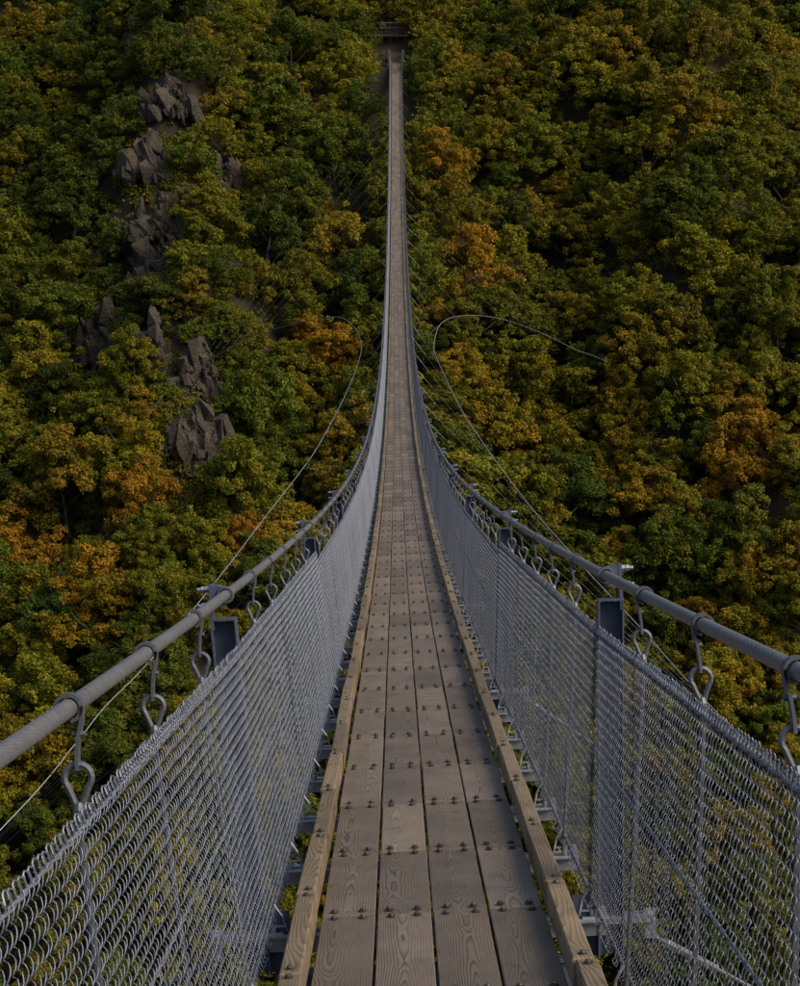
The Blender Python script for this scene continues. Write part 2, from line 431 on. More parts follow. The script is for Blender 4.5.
for i in range(R0, R1+1):
    if i % 6 == 0: continue
    for s in (-1, 1):
        F = frame(joint(i)) @ Matrix.Translation((s*RAIL_X, 0, RAIL_Z))
        if -4 <= i < 70:
            h = part('hanger_strap', st[s], F @ Matrix.Rotation(rnd.uniform(-.02, .02), 4, 'Y'))
            part('eye_rod', ey[s], Matrix.Rotation(rnd.uniform(-.09, .09), 4, 'Z') if i > -4 else Matrix.Identity(4), h)
        elif i >= 70:
            far_b.box(-s*.03, s*.03, -.013, .013, -.12, .028, F); far_e.tube([F @ Vector((0, 0, -.1)), F @ Vector((s*(FB+.014-RAIL_X), 0, -RAIL_Z-.05))], .008, 4)
wpart(far_b, 'hanger_straps', M['dark'], kind='stuff'); wpart(far_e, 'eye_rods', M['dark'], kind='stuff')

# posts: channel section, open towards the start of the bridge, with a cable clamp on the outer flange
def lean(z): return .668 + (z+.04)/1.18*.058         # centre of the post across the bridge
def post_mesh(s):
    b = MB(); hw = .048
    def slab(x0, x1, y0, y1, z0, z1):               # leaning box, x relative to the post's centre line
        v = []
        for z in (z0, z1):
            for y in (y0, y1):
                for x in (x0, x1): v.append((s*(lean(z)+x), y, z))
        f = [(0, 2, 3, 1), (4, 5, 7, 6), (0, 1, 5, 4), (2, 6, 7, 3), (0, 4, 6, 2), (1, 3, 7, 5)]
        b.add(v, f if s > 0 else [q[::-1] for q in f])
    slab(-hw+.006, hw-.006, .030, .036, -.20, 1.128)
    slab(-hw, -hw+.006, -.036, .036, -.20, 1.134); slab(hw-.006, hw, -.036, .036, -.20, 1.134)
    slab(-hw, hw, -.036, .036, 1.135, 1.143)
    b.box(s*.585-.055, s*.585+.047, .012, .018, -.20, .03)
    return b.mesh('post', M['blue'])
def clamp_mesh(s):
    b = MB()
    b.box(s*.765-.006, s*.765+.006, -.034, .034, 1.10, 1.272)
    # domed saddle between plate and cable
    prof = [(.759, 1.268), (.742, 1.268), (.722, 1.262), (.704, 1.25), (.694, 1.233), (.70, 1.205), (.716, 1.19), (.742, 1.184), (.759, 1.18)]
    n = len(prof)
    for y0, y1 in ((-.032, .032),):
        v = [(s*x, y, z) for y in (y0, y1) for x, z in prof]
        f = [(k, k+1, n+k+1, n+k) for k in range(n-1)] + [tuple(range(n))[::-1], tuple(range(n, 2*n))]
        b.add(v, f if s < 0 else [q[::-1] for q in f])
    return b.mesh('cable_clamp', M['blue'])
def ring_mesh(s):
    b = MB()
    b.tube([(s*RAIL_X + .0275*math.cos(k*math.pi/8), -.036, RAIL_Z+.0275*math.sin(k*math.pi/8)) for k in range(16)], .0065, 6, closed=True)
    return b.mesh('clamp_ring', M['dark'])
def cbolt_mesh(s):
    b = MB()
    for z in (0,):
        b.cyl((s*.771, 0, z), (s*.818, 0, z), .0075, 8); b.cyl((s*.773, 0, z), (s*.786, 0, z), .014, 6); b.cyl((s*.790, 0, z), (s*.803, 0, z), .013, 6)
    return b.mesh('clamp_bolt', M['galv'])
def girder_mesh():
    b = MB(); b.box(-.56, .56, -.035, .035, -.30, -.205); b.box(-.60, .60, -.05, .05, -.312, -.3); b.box(-.60, .60, -.05, .05, -.205, -.2025)
    return b.mesh('frame_girder', M['blue'])
pm = {s: (post_mesh(s), clamp_mesh(s), ring_mesh(s), cbolt_mesh(s)) for s in (-1, 1)}; gm = girder_mesh()
og = {}
for s in (-1, 1):
    b = MB()
    for y in (-.022, .022): b.box(min(s*.56, s*.83), max(s*.56, s*.83), y-.009, y+.009, -.075, -.045)
    b.box(s*.815-.022, s*.815+.022, -.012, .012, -.14, -.03)
    b.box(s*.57-.006, s*.57+.006, -.013, .013, -.07, -.05)
    og[s] = b.mesh('outrigger', M['galv'])
posts_at = [i for i in range(R0, R1+1) if i % 6 == 0]
for i in posts_at:
    F = frame(joint(i))
    part('frame_girder', gm, F)
    for s in (-1, 1): part('outrigger', og[s], F)
    for s in (-1, 1):
        p = part('post', pm[s][0], F)
        part('cable_clamp', pm[s][1], Matrix.Identity(4), p)
        part('clamp_ring', pm[s][2], Matrix.Identity(4), p)
        if i < 60:
            for z in (1.253, 1.192): part('clamp_bolt', pm[s][3], Matrix.Translation((0, 0, z)), p)

# chain-link panels, one per bay and side, woven wire
MW, MT, MR = .037, .0365, .00165           # wire spacing along the fence, height of one turn, wire radius
TURN = [(.0, .0, .0), (.16, .20, .62), (.36, .40, 1.0), (.58, .56, .95), (.78, .66, .55), (.92, .52, -.1)]   # one turn: height, along, out of plane
def panel_mesh(s):
    """woven panel: every upright wire is a flattened spiral; s = side of the bridge"""
    L = 6*ROW; nw = int(round(L/MW)); w = L/nw; n = int(round((Z1F-Z0F)/MT)); rs = np.random.default_rng(3+s)
    T = np.array(TURN); q = len(T)
    z2 = np.concatenate([(k+T[:, 0]) for k in range(n)]+[[n]])*(Z1F-Z0F)/n + Z0F
    ya = np.concatenate([T[:, 1]]*n+[[0]]); da = np.concatenate([T[:, 2]]*n+[[0]])
    allv = []; allf = []; base = 0; off = 0.0; bulge = 0.0
    for j in range(nw):
        off = off*.8+rs.normal(0, .003); bulge = bulge*.9+rs.normal(0, .002)
        e = math.sin(math.pi*(j+.5)/nw)
        yy = -L/2 + j*w + ya*w*.62 + rs.normal(0, .0019, len(z2)) + off*e*np.sin(np.clip(z2, 0, 1)*math.pi)
        dep = -da*rs.uniform(.0050, .0066) + bulge*e*np.sin(np.clip(z2, 0, 1)*math.pi)
        fx = FB+(z2-Z0F)/(Z1F-Z0F)*(FT-FB) + dep
        pts = np.stack([s*fx, -s*yy, z2 + e*(.002*math.sin(j*.4)+.004*math.sin(j*.07))], -1)
        t = np.gradient(pts, axis=0); t /= np.linalg.norm(t, axis=1, keepdims=True)
        a = np.cross(t, np.array([1., 0, 0])); a /= np.linalg.norm(a, axis=1, keepdims=True)+1e-9; bv = np.cross(a, t)
        m = len(pts); ring = []
        for k in range(3):
            th = 2*math.pi*k/3; ring.append(pts + MR*(a*math.cos(th)+bv*math.sin(th)))
        v = np.stack(ring, 1).reshape(-1, 3); allv.append(v)
        i0 = (np.arange(m-1)*3)[:, None]+base
        for k in range(3):
            l = (k+1) % 3
            allf.append(np.concatenate([i0+k, i0+l, i0+3+l, i0+3+k], 1))
        base += m*3
    return np_mesh('chain_link_panel', np.concatenate(allv), np.concatenate(allf), 4, M['mesh'], True)
pan = {s: panel_mesh(s) for s in (-1, 1)}
def rope_mesh(s):
    """line wires threaded along top, middle and bottom, and the knuckled edges"""
    b = MB(); L = 6*ROW; rr = random.Random(4+s)
    for z, r in ((Z1F-.018, .0055), (.565, .0055), (Z0F+.012, .0055)):
        for q in (0, 1):
            b.tube([(s*(fence_x(z)-.002+.004*math.cos(k*1.9+q*math.pi)), -L/2+k*L/110, z+.004*math.sin(k*1.9+q*math.pi)) for k in range(111)], r*.62, 4)
    nk = int(L/MW)
    for k in range(nk):
        y = -L/2+(k+.5)*L/nk; h = .008+rr.uniform(0, .012); t = rr.uniform(-.004, .004)
        b.tube([(s*FT, y-.008, Z1F-.016), (s*(FT+.006), y-.005+t, Z1F-.004+h*.6), (s*(FT+.005), y+t, Z1F-.004+h), (s*(FT-.002), y+.004+t, Z1F-.005+h*.9), (s*(FT-.006), y+.006, Z1F-.012+h*.3), (s*(FT+.002), y+.008, Z1F-.022)], .0021, 4)
    # wire tails along the bottom
    for k in range(nk):
        y = -L/2+(k+.5)*L/nk; q = rr.uniform(-1, 1)
        b.tube([(s*FB, y, Z0F+.02), (s*(FB-.012-.008*q), y+.008*q, Z0F-.01-.012*abs(q)), (s*(FB-.02-.01*q), y+.02*q, Z0F-.01+.014*q)], .0019, 4)
    return b.mesh('line_wires', M['mesh'])
rop = {s: rope_mesh(s) for s in (-1, 1)}
cl = {}
for s in (-1, 1):
    b = MB()
    for k in range(6):
        y = -3*ROW+k*ROW+.02
        b.box(s*(FB-.02)-.03, s*(FB-.02)+.03, y-.012, y-.004, -.03, -.022); b.tube([(s*(FB-.05), y, -.05), (s*(FB-.035), y, .01), (s*(FB-.008), y+.01, .05), (s*(FB+.008), y+.015, .02)], .005, 5)
    cl[s] = b.mesh('mesh_clips', M['galv'])
for i in posts_at:
    if i == posts_at[-1]: continue
    d0, d1 = joint(i), joint(i+6); p0 = Vector((0, d0, dz(d0))); p1 = Vector((0, d1, dz(d1)))
    a = math.atan2(p1.z-p0.z, p1.y-p0.y)
    F = Matrix.Translation((p0+p1)/2) @ Matrix.Rotation(a, 4, 'X') @ Matrix.Rotation(-BANK, 4, 'Y') @ Matrix.Diagonal((1, (p1-p0).length/(6*ROW)+.0035, 1.0 if i < 6 else .925, 1))
    for s in (-1, 1):
        p = part('chain_link_panel', pan[s], F)
        part('line_wires', rop[s], Matrix.Identity(4), p)
        if i < 60: part('mesh_clips', cl[s], Matrix.Identity(4), p)['kind'] = 'stuff'

# ------------------------------------------------------------------ wind cables swinging out below the bridge
CR = [(57.5, 12.2, -23.17), (61.4, 10.56, -22.2), (65.6, 9.15, -21.28), (70.0, 7.68, -20.44), (72.1, 7.05, -20.07), (76.2, 5.92, -19.43), (81.1, 4.76, -18.66), (86.2, 3.84, -18.06), (91.0, 3.15, -17.6), (102.1, 2.25, -17.02), (108.3, 2.18, -16.96), (119.2, 2.96, -17.32), (131.0, 4.9, -18.53), (143.5, 8.21, -20.56), (155.0, 12.34, -23.42), (164.0, 16.34, -26.36), (172.3, 20.59, -29.15), (178.3, 25.09, -33.65)]
CL = [(54.5, -12.81, -24.21), (58.4, -11.29, -23.12), (60.5, -10.55, -22.52), (63.3, -9.51, -22.01), (67.2, -8.13, -21.04), (71.4, -6.9, -20.19), (75.5, -5.84, -19.43), (80.9, -4.59, -18.69), (84.8, -3.81, -18.13), (92.9, -2.81, -17.32), (101.6, -2.26, -16.93), (108.3, -2.26, -16.96), (121.3, -3.09, -17.79), (131.0, -4.59, -18.6), (143.5, -7.82, -20.77), (158, -13.2, -24.4), (171, -20.5, -29.8), (177, -25.0, -34.3)]
def spline(P, n):
    P = [Vector((x, d, z)) for d, x, z in P]; v0 = P[0]-P[1]
    P = [P[0]+v0*6+Vector((math.copysign(9, P[0].x), 0, -4)), P[0]+v0*2.6+Vector((math.copysign(1.5, P[0].x), 0, -.6))] + P
    out = []
    for i in range(len(P)-1):
        p0, p1, p2, p3 = P[max(i-1, 0)], P[i], P[i+1], P[min(i+2, len(P)-1)]
        for k in range(n):
            t = k/n
            out.append(.5*((2*p1)+(p2-p0)*t+(2*p0-5*p1+4*p2-p3)*t*t+(3*p1-p0-3*p2+p3)*t*t*t))
    return out + [P[-1]]
for pts0, s, lab in ((CR, 1, 'thin steel wind cable bowing out below the bridge on the side without rocks'), (CL, -1, 'thin steel wind cable bowing out below the bridge on the rock outcrop side')):
    pts = spline(pts0, 12)
    w = empty('wind_cable', pts[0]); tag(w, lab, 'cable', 'wind cables under the bridge')
    inv = -Vector(pts[0])
    MB().tube([p+inv for p in pts], .017, 6).build('cable_strand', M['wire'], w, True)
    ys = np.array([p.y for p in pts]); px_ = np.array([p.x for p in pts]); pz_ = np.array([p.z for p in pts])
    for i in range(0, R1+1, 6):
        d = joint(i)
        if d > 214: continue
        dc = max(d if d < 150 else 150+(d-150)*.36, float(ys.min())+d*.25)
        top = on(d, s*.815, -.13); bot = Vector((float(np.interp(dc, ys, px_)), dc, float(np.interp(dc, ys, pz_))))
        v = (bot-top); L = v.length
        o = MB().tube([top+inv, bot+inv], .0028, 4).build('stay_wire', M['dark'], w)
        n = v.normalized()
        MB().tube([top+inv, top+n*.12+inv, top+n*.13+inv, top+n*.55+inv, top+n*.56+inv, top+n*min(1.1, L*.5)+inv], [.010, .010, .018, .018, .009, .009], 6).build('turnbuckle', M['turnbuckle'], o)
        MB().tube([bot+inv-Vector((0, .07, 0)), bot+inv+Vector((0, .07, 0))], .035, 6).build('cable_clip', M['dark'], o)

# ------------------------------------------------------------------ far end: abutment, steps, log rail, path
DE = joint(R1)
ab = empty('bridge_abutment', (0, DE+.6, dz(DE)-2.2)); tag(ab, 'concrete abutment with timber end posts where the footbridge meets the hillside', 'abutment')
off = -Vector(ab.location); z0 = dz(DE)
T = Matrix.Translation(off)
MB().cbox(-1.15, 1.15, DE+.1, DE+2.2, z0-2.6, z0-.06, .05, T).build('block', M['concrete'], ab)
for s in (-1, 1):
    MB().cbox(s*.82-.16, s*.82+.16, DE+.15, DE+.5, z0-.06, z0+1.55, .03, T).build('end_post', M['concrete'], ab)
    MB().cbox(s*.82-.05, s*.82+.05, DE+.5, DE+3.4, z0+.9, z0+1.0, .01, T).build('side_rail', M['timber'], ab)
for k in range(5):
    MB().cbox(-.75, .75, DE+.5+k*.55, DE+1.1+k*.55, z0-.05+k*.26, z0+.2+k*.26, .015, T).build('step', M['timber'], ab)
# near end, behind the photographer
DN = joint(R0)
ab2 = MB().cbox(-1.7, 1.7, DN-2.4, DN-.1, dz(DN)-3, dz(DN)-.05, .05).build('bridge_abutment', M['concrete'])
tag(ab2, 'concrete abutment carrying the start of the footbridge planks', 'abutment')
# path terrace
pv = []; pf = []
px0 = np.linspace(-9, 9, 37)
for k, x in enumerate(px0):
    for dd in (229.2, 230.4, 231.6): pv.append((x, dd+.25*math.sin(x*.5), 3.05+.05*math.sin(x)))
for k in range(len(px0)-1):
    for q in range(2): a_ = k*3+q; pf.append((a_, a_+3, a_+4, a_+1))
pth = MB().add(pv, pf).build('path', M['path']); tag(pth, kind='structure')
lr = empty('log_rail', (0, 228.9, 2.2)); tag(lr, 'low brown log rail along the path above the bridge end', 'fence')
T = Matrix.Translation((0, -228.9, -2.2))
for k in range(4):
    x = -1.7+k*.95; MB().tube([T @ Vector((x, 228.95, 1.6)), T @ Vector((x, 228.95, 4.1))], .09, 7).build('rail_post', M['timber'], lr)
for z in (3.2, 3.8): MB().tube([T @ Vector((-2.0, 228.8, z)), T @ Vector((0, 228.82, z+.03)), T @ Vector((1.3, 228.8, z-.02))], .10, 7).build('rail_log', M['timber'], lr)
MB().tube([T @ Vector((-2.7, 228.4, 2.3)), T @ Vector((0, 228.3, 2.3)), T @ Vector((1.6, 228.4, 2.28))], .16, 7).build('rail_log', M['timber'], lr)

# ------------------------------------------------------------------ trees
def crown_mesh(name, seed, R=3.3, Hc=5.2, ncl=120, nleaf=24000, size=.090):
    """uneven dome of many small leaf clumps on boughs; every leaf is a small face"""
    r = np.random.default_rng(seed)
    nb = int(r.integers(7, 11)); bough = []
    for k in range(nb):
        th = 2*math.pi*(k+r.uniform(-.4, .4))/nb; ra = R*r.uniform(.30, .78)
        bough.append((ra*math.cos(th), ra*math.sin(th), Hc*(r.uniform(.12, .50)+.30*(1-ra/R)), R*r.uniform(.22, .42)))
    for k in range(4): bough.append((R*r.uniform(-.36, .36), R*r.uniform(-.36, .36), Hc*r.uniform(.55, .90), R*r.uniform(.2, .36)))
    for k in range(4): th = r.uniform(0, 6.28); bough.append((R*.62*math.cos(th), R*.62*math.sin(th), Hc*r.uniform(.02, .14), R*r.uniform(.2, .34)))
    bough.append((0, 0, Hc*.36, R*.5))
    bough = np.array(bough); cc = []; cr = []
    for k in range(ncl):
        b = bough[r.integers(len(bough))]; dv = r.normal(0, 1, 3); dv[2] += .3; dv /= np.linalg.norm(dv)
        cc.append(b[:3] + dv*b[3]*r.uniform(.55, 1.30)*np.array([1, 1, .95])); cr.append(R*r.uniform(.05, .135))
    cc = np.array(cc); cr = np.array(cr); cc[:, 2] = np.maximum(cc[:, 2], -.1*Hc)
    cid = r.choice(ncl, nleaf, p=cr**2/np.sum(cr**2))
    dv = r.normal(0, 1, (nleaf, 3)); dv[:, 2] += .4; dv /= np.linalg.norm(dv, axis=1, keepdims=True)
    rad = cr[cid]*(r.uniform(.3, 1.2, nleaf)**.6)
    P = cc[cid] + dv*rad[:, None]*np.array([1.1, 1.1, .85])
    P += r.normal(0, .05, P.shape)
    N = dv*.6 + np.array([0, 0, .5]) + r.normal(0, .6, (nleaf, 3)); N /= np.linalg.norm(N, axis=1, keepdims=True)
    A = np.cross(N, r.normal(0, 1, (nleaf, 3))); A /= np.linalg.norm(A, axis=1, keepdims=True); B = np.cross(N, A)
    s = size*r.uniform(.6, 1.5, nleaf)[:, None]
    V = np.stack([P-A*s, P-B*s*.62+N*s*.18, P+A*s, P+B*s*.62+N*s*.18], 1).reshape(-1, 3)
    F = np.arange(nleaf*4).reshape(-1, 4)
    me = np_mesh(name, V, F, 4, M['leaf'])
    cv = r.uniform(0, 1, ncl)
    tint = np.clip(cv[cid]*.55 + r.uniform(0, 1, nleaf)*.45, 0, 1)
    at = me.attributes.new('tint', 'FLOAT', 'FACE'); at.data.foreach_set('value', tint.astype(np.float32))
    # leaves turn bough by bough
    f1, f2, f3 = r.uniform(0, 6, 3); bc = .5+.5*np.sin(cc[:, 0]*1.1+f1)*np.cos(cc[:, 1]*1.2+f2)+r.normal(0, .2, ncl)
    at = me.attributes.new('clump', 'FLOAT', 'FACE'); at.data.foreach_set('value', np.clip(bc[cid]+r.normal(0, .1, nleaf), 0, 1).astype(np.float32))
    return me
def trunk_mesh(name, seed, h=4.6):
    r = random.Random(seed); b = MB()
    x = y = 0; pts = []; rad = []
    for k in range(7):
        pts.append((x, y, -.9+h*k/6)); rad.append(.20*(1-.11*k)); x += r.uniform(-.16, .16); y += r.uniform(-.16, .16)
    b.tube(pts, rad, 7)
    for k in range(6):
        p = Vector(pts[3+k % 4]); th = k*1.1+r.uniform(-.4, .4); l = r.uniform(1.2, 2.3)
        q = p + Vector((math.cos(th)*l*.6, math.sin(th)*l*.6, l*.45)); e = q + Vector((math.cos(th)*l*.5, math.sin(th)*l*.5, l*.5))
        b.tube([p, q, e], [.085, .055, .02], 5)
    return b.mesh(name, M['bark'], True)
NV = 14
crowns = [crown_mesh('crown', 100+k, R=3.2+.25*(k % 3), Hc=4.9+.5*(k % 4), ncl=190+12*(k % 5)) for k in range(NV)]
trunks = [trunk_mesh('trunk', 300+k) for k in range(4)]

# leaf colours: (name, base colour, share of turning clumps)
TONE = {
 'dark green': ((.056, .084, .011), .10), 'deep green': ((.082, .112, .011), .18), 'olive green': ((.124, .136, .011), .28),
 'yellow-green': ((.168, .166, .012), .3), 'olive brown': ((.150, .134, .012), .40), 'golden ochre': ((.198, .158, .012), .55),
 'orange': ((.265, .160, .013), .85), 'rust orange': ((.275, .135, .013), .9)}
SPOTS = [(-34.2, 159.2, 5, 'rust orange'), (-6.8, 179.2, 4.2, 'orange'), (-7.1, 173.6, 3.5, 'golden ochre'), (-21.1, 158.6, 3, 'orange'), (-16.5, 158.7, 2.6, 'rust orange'), (-13.3, 156.2, 3, 'rust orange'), (-8.9, 156.8, 3, 'golden ochre'), (-24.6, 149.8, 3, 'orange'), (-27.3, 144.8, 3.2, 'golden ochre'), (-46.8, 234.8, 5, 'golden ochre'), (-40.1, 219.8, 5, 'yellow-green'), (-11.0, 211.0, 4, 'golden ochre'), (-17.1, 208.0, 2.5, 'orange'), (-8.3, 195.8, 3.5, 'golden ochre'), (-6.0, 217.8, 4.5, 'yellow-green'), (-6.5, 189.3, 3.2, 'golden ochre'), (-22.5, 200.9, 4, 'yellow-green'), (-23.2, 166.1, 3, 'golden ochre'), (-37.5, 176.4, 5, 'yellow-green'), (-32.7, 170.8, 5, 'yellow-green'), (-32.0, 144.5, 6, 'yellow-green'), (9.6, 186.2, 4, 'orange'), (13.1, 188.4, 3, 'rust orange'), (5.9, 182.6, 3.5, 'golden ochre'), (7.0, 200.5, 3, 'orange'), (15.6, 197.5, 3, 'golden ochre'), (16.7, 183.6, 4, 'golden ochre'), (28.0, 212.3, 4, 'golden ochre'), (26.7, 206.5, 2.6, 'orange'), (18.6, 208.8, 3.5, 'golden ochre'), (21.7, 173.0, 4.5, 'golden ochre'), (33.9, 165.5, 4, 'orange'), (37.2, 165.9, 3.5, 'golden ochre'), (31.5, 159.0, 3.6, 'orange'), (20.3, 159.2, 5, 'golden ochre'), (25.5, 150.9, 3.6, 'orange'), (29.1, 149.3, 3, 'golden ochre'), (34.2, 151.4, 4, 'golden ochre'), (31.0, 145.2, 3.5, 'golden ochre'), (26.4, 139.9, 4, 'golden ochre'), (10.8, 169.9, 3.6, 'golden ochre'), (19.0, 165.3, 3.5, 'olive brown'), (7.1, 173.7, 3.5, 'golden ochre'), (34.9, 213.5, 5, 'olive brown'), (41.4, 209.9, 4.5, 'olive brown'), (30.1, 194.2, 4, 'olive brown'), (3.9, 216.0, 4, 'deep green'), (4.6, 195.0, 4, 'olive brown')]   #SPOTS#
CLEAR = [(-25.0, 204.6, 2.7), (-24.4, 200.1, 2.2), (-26.8, 198.4, 2.8), (-26.1, 193.9, 2.2), (-25.5, 190.4, 1.5), (-24.1, 190.6, 2.8), (-23.5, 186.1, 2.2), (-22.9, 182.6, 1.5), (-24.6, 187.2, 2.5), (-24.0, 182.7, 2.0), (-29.3, 183.1, 3.0), (-28.6, 178.6, 2.4), (-27.8, 175.1, 1.6), (-23.4, 173.2, 1.5), (-22.8, 168.7, 1.1), (-22.2, 165.2, 0.6), (-19.0, 170.4, 2.4), (-18.5, 165.9, 1.9), (-18.1, 162.4, 1.2), (-18.6, 163.9, 2.5), (-18.1, 159.4, 2.0), (-17.7, 155.9, 1.3), (-30.9, 223.3, 2.2), (-30.1, 218.8, 1.7), (-18.5, 197.6, 1.9), (-18.0, 193.1, 1.4), (-17.6, 189.6, 0.9), (36.4, 198.1, 2.6), (-17.9, 193.0, 2.2), (-13.6, 179.5, 2.2), (-5.1, 208.6, 1.6), (-5.1, 199.5, 1.6), (-32.6, 195.2, 1.8)]   #CLEAR#
def tone_for(x, d, r):
    for sx_, sd_, rr, nm in SPOTS:
        if (x-sx_)**2+(d-sd_)**2 < rr*rr*.55: return nm
    q = r.random()
    if x < -24 and d > 165: t = [('dark green', .45), ('deep green', .3), ('olive green', .25)]
    elif x < 0: t = [('dark green', .12), ('deep green', .27), ('olive green', .33), ('yellow-green', .2), ('olive brown', .08)]
    else: t = [('dark green', .06), ('deep green', .16), ('olive green', .34), ('yellow-green', .2), ('olive brown', .16), ('golden ochre', .08)]
    for nm, p in t:
        q -= p
        if q <= 0: return nm
    return t[-1][0]
def region(x, d):
    side = 'rocky side' if x < 0 else 'rockless side'
    if d > 214 and abs(x) < 14: return 'close to the far bridge end'
    if x < 0 and 160 < d < 225 and abs(x-(-21-(d-170)*.09)) < 8: return 'growing among the rock outcrops'
    if d > 196: return 'upslope on the '+side
    if d > 158: return 'midslope on the '+side
    return 'downslope on the '+side
tr = random.Random(77)
cand = []
for n in range(60000):
    d = tr.uniform(114, 252); x = tr.uniform(-1, 1)*(.235*d+9)
    sc = tr.uniform(.78, 1.38)*(1.0 if d < 200 else .95)
    cand.append((x, d, sc))
placed = []
CABLE = [(x_, d_, z_) for L_ in (CR[:-1], CL[:-2]) for d_, x_, z_ in L_]
cell = {}
for x, d, sc in cand:
    z = float(gz(x, d))
    top = z + 7.6*sc
    if abs(x) < 1.1 + 3.0*sc and d < 224.5 and (top > dz(d)-1.0): continue
    if abs(x+.4) < 1.6+1.7*sc and 219 < d < 234: continue
    if abs(x) > 4 and d > 205 and abs(x) < 9: sc *= .9
    if any((x-a)**2+(d-b)**2 < (c+1.5*sc)**2 for a, b, c in CLEAR): continue
    if any(abs(cx_-x) < 2.6*sc and abs(cd_-d) < 2.6*sc and cz_ < z+6.3*sc for cx_, cd_, cz_ in CABLE): continue
    rr = 2.85*sc
    ok = True; ci, cj = int(x//6), int(d//6)
    for a in range(ci-1, ci+2):
        for b in range(cj-1, cj+2):
            for (x2, d2, r2) in cell.get((a, b), ()):
                if (x-x2)**2+((d-d2)*1.12)**2 < ((rr+r2)*.69)**2: ok = False; break
            if not ok: break
        if not ok: break
    if not ok: continue
    cell.setdefault((ci, cj), []).append((x, d, rr)); placed.append((x, d, z, sc))
def infront(x, d, z):
    """inside the picture, with a margin"""
    v = cm.inverted() @ Vector((x, d, z)); return v.z < 0 and abs(v.x/-v.z) < .222+3.5/d and abs(v.y/-v.z) < .274+4/d
vis = sorted([p for p in placed if infront(p[0], p[1], p[2]+4)], key=lambda p: p[1]/p[3])
rest = [p for p in placed if not infront(p[0], p[1], p[2]+4)]
print('TREES', len(placed), 'in view', len(vis)); scene['tree_count'] = len(vis)
tones = [tone_for(p[0], p[1], tr) for p in vis[:300]]
def size_word(sc): return 'huge' if sc > 1.26 else 'large' if sc > 1.12 else 'middling' if sc > .98 else 'small' if sc > .87 else 'tiny'
for n, (x, d, z, sc) in enumerate(vis[:300]):
    nm = tones[n]; col, turn = TONE[nm]; reg = region(x, d)
    m = min((q for q in range(min(300, len(vis))) if q != n), key=lambda q: (vis[q][0]-x)**2+(vis[q][1]-d)**2)
    rel = 'above' if vis[m][1] < d-1.5 else ('below' if vis[m][1] > d+1.5 else 'beside')
    t = empty('broadleaf_tree', (x, d, z))
    tag(t, f'{size_word(sc)} {nm} tree {rel} a {size_word(vis[m][3])} {tones[m]} one, {reg}', 'tree', f'{nm} trees {reg}')
    k = tr.randrange(NV)
    tk = link(bpy.data.objects.new('trunk', trunks[tr.randrange(4)]), t); cr_ = link(bpy.data.objects.new('crown', crowns[k]), t)
    rz = tr.uniform(0, 6.28); sz = sc*tr.uniform(.88, 1.14)
    tk.rotation_euler = (tr.uniform(-.08, .08), tr.uniform(-.08, .08), rz); tk.scale = (sc, sc, sz)
    cr_.location = (0, 0, .95*sz); cr_.rotation_euler = (tr.uniform(-.12, .12), tr.uniform(-.12, .12), rz); cr_.scale = (sc*tr.uniform(1.0, 1.2), sc*tr.uniform(1.0, 1.2), sz*1.04)
    j = tr.uniform(.82, 1.18); cr_.color = (col[0]*j*tr.uniform(.92, 1.08), col[1]*j, col[2]*j, turn)

# farther wood round the picture's edge, and low growth on the forest floor: uncountable masses
def leaf_cloud(name, centres, per, size, mat, seed, tone):
    r = np.random.default_rng(seed); c = np.array(centres); n = len(c)*per; cid = np.repeat(np.arange(len(c)), per)
    dv = r.normal(0, 1, (n, 3)); dv /= np.linalg.norm(dv, axis=1, keepdims=True); dv[:, 2] = np.abs(dv[:, 2])
    rad = c[cid, 3]*r.uniform(.35, 1.05, n)**.6*(1+.35*np.sin(dv[:, 0]*5+cid)*np.cos(dv[:, 1]*6+cid*1.7))
    P = c[cid, :3] + dv*rad[:, None]*np.stack([np.ones(n), np.ones(n), c[cid, 4]], -1)
    N = dv + np.array([0, 0, .4]) + r.normal(0, .5, (n, 3)); N /= np.linalg.norm(N, axis=1, keepdims=True)
    A = np.cross(N, r.normal(0, 1, (n, 3))); A /= np.linalg.norm(A, axis=1, keepdims=True); B = np.cross(N, A)
    s = size*r.uniform(.6, 1.4, n)[:, None]
    V = np.stack([P-A*s*1.2, P+A*s*1.1-B*s*.5, P+A*s*.5+B*s*1.1], 1).reshape(-1, 3)
    me = np_mesh(name, V, np.arange(n*3).reshape(-1, 3), 3, mat)
    at = me.attributes.new('tint', 'FLOAT', 'FACE'); at.data.foreach_set('value', np.clip(r.uniform(0, 1, len(c))[cid]*.6+r.uniform(0, .4, n), 0, 1).astype(np.float32))
    at = me.attributes.new('clump', 'FLOAT', 'FACE'); at.data.foreach_set('value', r.uniform(0, 1, len(c))[cid].astype(np.float32))
    o = link(bpy.data.objects.new(name, me)); o.color = tone; return o
